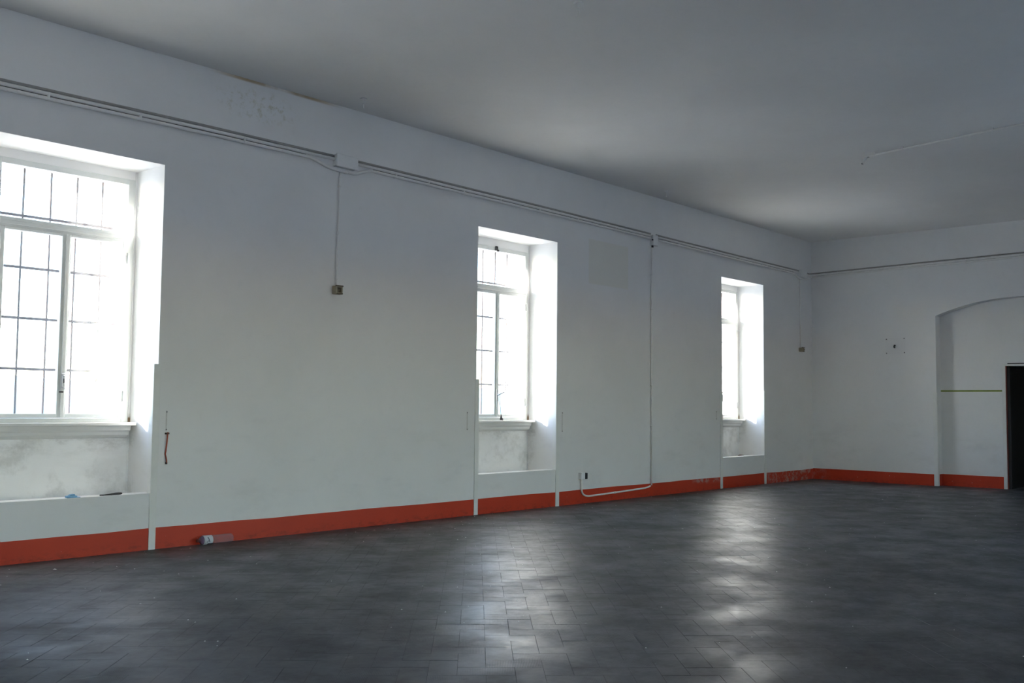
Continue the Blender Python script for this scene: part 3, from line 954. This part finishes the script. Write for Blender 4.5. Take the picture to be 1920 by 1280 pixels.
mk2 = b.math('MULTIPLY', b.math('LESS_THAN', b.math('ABSOLUTE', b.math('SUBTRACT', b.math('SUBTRACT', x, 4.757), b.math('MULTIPLY', b.math('SUBTRACT', z, 0.034), 0.7))), 0.004), b.box(z, 0.022, 0.040, 0.001))
foot = b.math('MULTIPLY', b.math('LESS_THAN', z, 0.014), b.math('GREATER_THAN', x, 4.757))
colr = b.mix(b.math('MAXIMUM', mk, mk2), (0.74, 0.76, 0.79), (0.10, 0.12, 0.17))
b.bsdf(b.mix(foot, colr, (0.03, 0.03, 0.06)), 0.35, 0.45)
M['label'] = b.m
obj('label', lathe([(0.060, 0.0448), (0.060, 0.0465), (0.138, 0.0465), (0.138, 0.0448)], 24), M['label'], bt)

# things left on the ledges of the windows
t = MB()
t.box(3.585, 3.665, 0.010, 0.055, 0.458, 0.474, 0.004)
t.prism([(3.60, 0.472), (3.65, 0.474), (3.645, 0.486), (3.615, 0.483)], 'y', 0.015, 0.05)
t.box(3.663, 3.69, 0.015, 0.045, 0.458, 0.463, 0.001)
tag(obj('wrapper', t, M['blue']), 'crumpled blue wrapper on the ledge of the nearest window', 'wrapper')
t = MB()
t.tube(smooth_path([(3.87, 0.020, 0.464), (3.92, 0.016, 0.468), (3.98, 0.020, 0.474), (4.03, 0.036, 0.472), (4.045, 0.050, 0.466), (4.02, 0.044, 0.463), (3.93, 0.038, 0.463), (3.86, 0.046, 0.463)], 5), 0.005, 6)
tag(obj('wire_loop', t, M['dark']), 'flattened black wire loop on the ledge of the nearest window', 'wire')
bm = MB()
t = bmesh.new()
bmesh.ops.create_icosphere(t, subdivisions=3, radius=1.0)
for v in t.verts:
    n = noise.noise(v.co * 3.0) * 0.35 + noise.noise(v.co * 8.0) * 0.2
    v.co = v.co * (1 + n)
    v.co = Vector((14.72 + v.co.x * 0.09, 0.36 + v.co.y * 0.07, 0.396 + max(0.0, v.co.z) * 0.055 + 0.002))
bm._add(t)
tag(obj('rubble_heap', bm, M['dirt']), 'small heap of brown rubble in the recess of the farthest window', 'rubble')

# crumbs of plaster and paint scattered over the floor
v, f = [], []
rnd = random.Random(3)
spots = [(3.02, -0.13, 0.022), (3.30, -0.45, 0.016), (4.55, -0.16, 0.012), (8.7, -2.3, 0.015)]
for k in range(330):
    spots.append((rnd.uniform(1.5, 15.5), rnd.choice((rnd.uniform(-0.9, -0.03), rnd.uniform(-7.5, -0.1), rnd.uniform(-6.0, -1.0))), rnd.uniform(0.003, 0.0085)))
for (cx, cy, r) in spots:
    n0 = len(v)
    q = 5
    for j in range(q):
        a = 2 * math.pi * j / q + rnd.random()
        rr = r * rnd.uniform(0.6, 1.15)
        v.append((cx + rr * math.cos(a), cy + rr * math.sin(a), 0.0005))
    v.append((cx, cy, 0.001 + r * 0.55))
    for j in range(q):
        f.append((n0 + j, n0 + (j + 1) % q, n0 + q))
me = bpy.data.meshes.new('plaster_crumbs')
me.from_pydata(v, [], f)
me.materials.append(M['chip'])
o = bpy.data.objects.new('plaster_crumbs', me)
COL.objects.link(o)
tag(o, 'white crumbs of plaster and paint scattered over the dark floor', 'debris', None, 'stuff')

# ---------------------------------------------------------------- outside
w = MB().box(-160, 220, -260, 260, -1.2, -0.9)
struct(obj('bounce_strip', MB().box(-20, 40, WT, 2.6, -0.95, -0.86), M['bounce_cut']), 'unseen dark strip added outside to cut bounce light on the window heads', 'ground')  # unseen strip, added to keep ground bounce off the window heads
w = MB().box(-160, 220, -260, 260, -1.2, -0.9)
struct(obj('ground', w, M['ground']), 'pale gravel ground outside the windows', 'ground')
t = bmesh.new()
prev = None
rnd = random.Random(5)
for k in range(121):
    x = -160 + k * 3.2
    hgt = 5.0 + 3.0 * noise.noise(Vector((x * 0.02, 0, 0))) + 1.6 * noise.noise(Vector((x * 0.13, 3, 0)))
    yy = 120 + 6 * noise.noise(Vector((x * 0.05, 9, 0)))
    col = [t.verts.new((x, yy, -1)), t.verts.new((x, yy + 3, hgt * 0.6)), t.verts.new((x, yy + 10, hgt)), t.verts.new((x, yy + 30, hgt * 0.7)), t.verts.new((x, yy + 60, -1))]
    if prev:
        for a in range(4):
            t.faces.new((prev[a], col[a], col[a + 1], prev[a + 1]))
    prev = col
bmesh.ops.recalc_face_normals(t, faces=t.faces)
w = MB()
w._add(t)
struct(obj('hills', w, M['hills']), 'low green rise far beyond the windows', 'hill')
bpy.context.view_layer.update()
